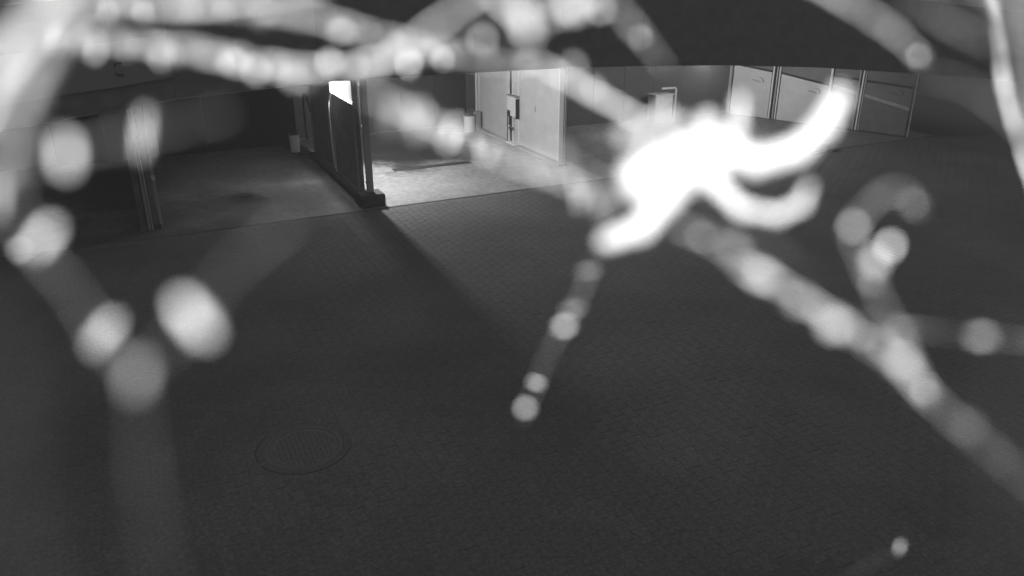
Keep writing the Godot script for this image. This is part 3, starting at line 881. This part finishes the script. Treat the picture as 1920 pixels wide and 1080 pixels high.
func _ready() -> void:
	rng.seed = 11
	# camera, sky, exposure
	var camera := Camera3D.new()
	camera.name = "camera"
	camera.transform = Transform3D(Basis(Vector3.RIGHT, -deg_to_rad(PITCH)), EYE)
	var lens := CameraAttributesPhysical.new()
	lens.frustum_focal_length = 32.8444
	lens.frustum_focus_distance = 16.0
	lens.frustum_near = 0.004
	lens.frustum_far = 900.0
	lens.exposure_aperture = 13.7
	camera.attributes = lens
	camera.fov = 40.14
	camera.near = 0.004
	camera.far = 900.0
	add_child(camera)
	camera.current = true
	var env := Environment.new()
	env.background_mode = Environment.BG_SKY
	var sky_m := ProceduralSkyMaterial.new()
	sky_m.sky_top_color = Color(0.5, 0.5, 0.5)
	sky_m.sky_horizon_color = Color(0.55, 0.55, 0.55)
	sky_m.ground_bottom_color = Color(0.2, 0.2, 0.2)
	sky_m.ground_horizon_color = Color(0.3, 0.3, 0.3)
	var sky := Sky.new()
	sky.sky_material = sky_m
	env.sky = sky
	env.background_energy_multiplier = 1.02
	env.fog_enabled = true  # fog added as a pale veil that lifts the dark areas
	env.fog_density = 0.0062
	env.fog_light_color = Color(0.9, 0.9, 0.9)
	env.tonemap_mode = Environment.TONE_MAPPER_LINEAR
	env.tonemap_exposure = 1.0
	env.sdfgi_enabled = true
	env.ssao_enabled = true
	env.ssil_enabled = true
	var we := WorldEnvironment.new()
	we.name = "environment"
	we.environment = env
	add_child(we)
	var moon := DirectionalLight3D.new()
	moon.name = "moon"
	moon.light_energy = 0.004
	moon.light_angular_distance = 10.0
	moon.shadow_enabled = true
	moon.rotation_degrees = Vector3(-60, 30, 0)
	add_child(moon)
	# materials
	grey("sand", 0.175, 0.95, 0.3, 1.5)
	grey("paver_pale", 0.18, 0.85, 0.35, 3.0)
	grey("paver_mid", 0.165, 0.85, 0.35, 3.0)
	grey("paver_dark", 0.155, 0.85, 0.35, 3.0)
	grey("paver_worn", 0.165, 0.8, 0.4, 3.0)
	grey("paver_far", 0.18, 0.85, 0.35, 3.0).vertex_color_use_as_albedo = true
	grey("edging", 0.1, 0.9)
	grey("fascia", 0.2, 0.5, 0.2, 0.4)
	grey("fascia_lip", 0.25, 0.4)
	grey("sign_board", 0.22, 0.4)
	grey("letter", 0.05, 0.6)
	grey("roof", 0.12, 0.9)
	grey("plinth", 0.12, 0.85, 0.3, 1.0)
	grey("pale_plinth", 0.4, 0.85, 0.25, 1.0)
	grey("dark_panel", 0.16, 0.4, 0.25, 0.5)
	grey("worn_panel", 0.27, 0.4, 0.3, 0.5)  # a lighter copy of dark_panel for the first partition
	grey("grey_panel", 0.17, 0.45, 0.15, 0.5)
	grey("white_panel", 0.64, 0.45, 0.12, 0.35)
	grey("white_metal", 0.7, 0.4)
	grey("post", 0.3, 0.45)
	var bm := grey("bright_metal", 0.75, 0.3)
	bm.metallic = 0.7
	grey("rubber", 0.03, 0.6)
	grey("grate", 0.045, 0.5)
	grey("iron", 0.17, 0.8, 0.25, 4.0)
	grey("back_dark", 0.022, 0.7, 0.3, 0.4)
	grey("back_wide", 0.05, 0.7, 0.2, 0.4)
	var fr := grey("frosted", 0.85, 0.5)
	fr.transparency = BaseMaterial3D.TRANSPARENCY_ALPHA
	fr.albedo_color.a = 0.6
	fr.backlight_enabled = true
	fr.backlight = Color(1, 1, 1)
	var lg := grey("lamp_glow", 0.9)
	lg.emission_enabled = true
	lg.emission = Color(1, 1, 1)
	lg.emission_energy_multiplier = 6.0
	var led_m := grey("led_glow", 0.9)
	led_m.emission_enabled = true
	led_m.emission = Color(1, 1, 1)
	led_m.emission_energy_multiplier = 1.5
	grey("spider", 0.38, 0.7)
	canopy_line = PackedVector3Array()
	for p in [Vector3(-6.34, 2.34, -2.40), Vector3(-5.58, 2.37, -2.20), Vector3(-4.86, 2.43, -2.00), Vector3(-4.07, 2.48, -1.80), Vector3(-3.33, 2.54, -1.55), Vector3(-2.34, 2.56, -1.35), Vector3(-1.00, 2.60, -1.12), Vector3(0.33, 2.60, -1.08), Vector3(1.86, 2.60, -1.10), Vector3(3.65, 2.59, -1.15), Vector3(5.43, 2.55, -1.25), Vector3(7.45, 2.48, -1.45), Vector3(9.72, 2.35, -1.75), Vector3(12.21, 2.13, -2.10), Vector3(14.74, 1.87, -2.35), Vector3(18.04, 1.48, -2.60)]:
		canopy_line.append(Vector3(p.x, p.y, -p.z))
	build_paving()
	build_floor()
	build_canopy()
	build_back()
	build_left_pillar()
	build_first_partition()
	build_second_partition()
	build_third_partition()
	build_lamps()
	build_small_things()
	build_close_things()
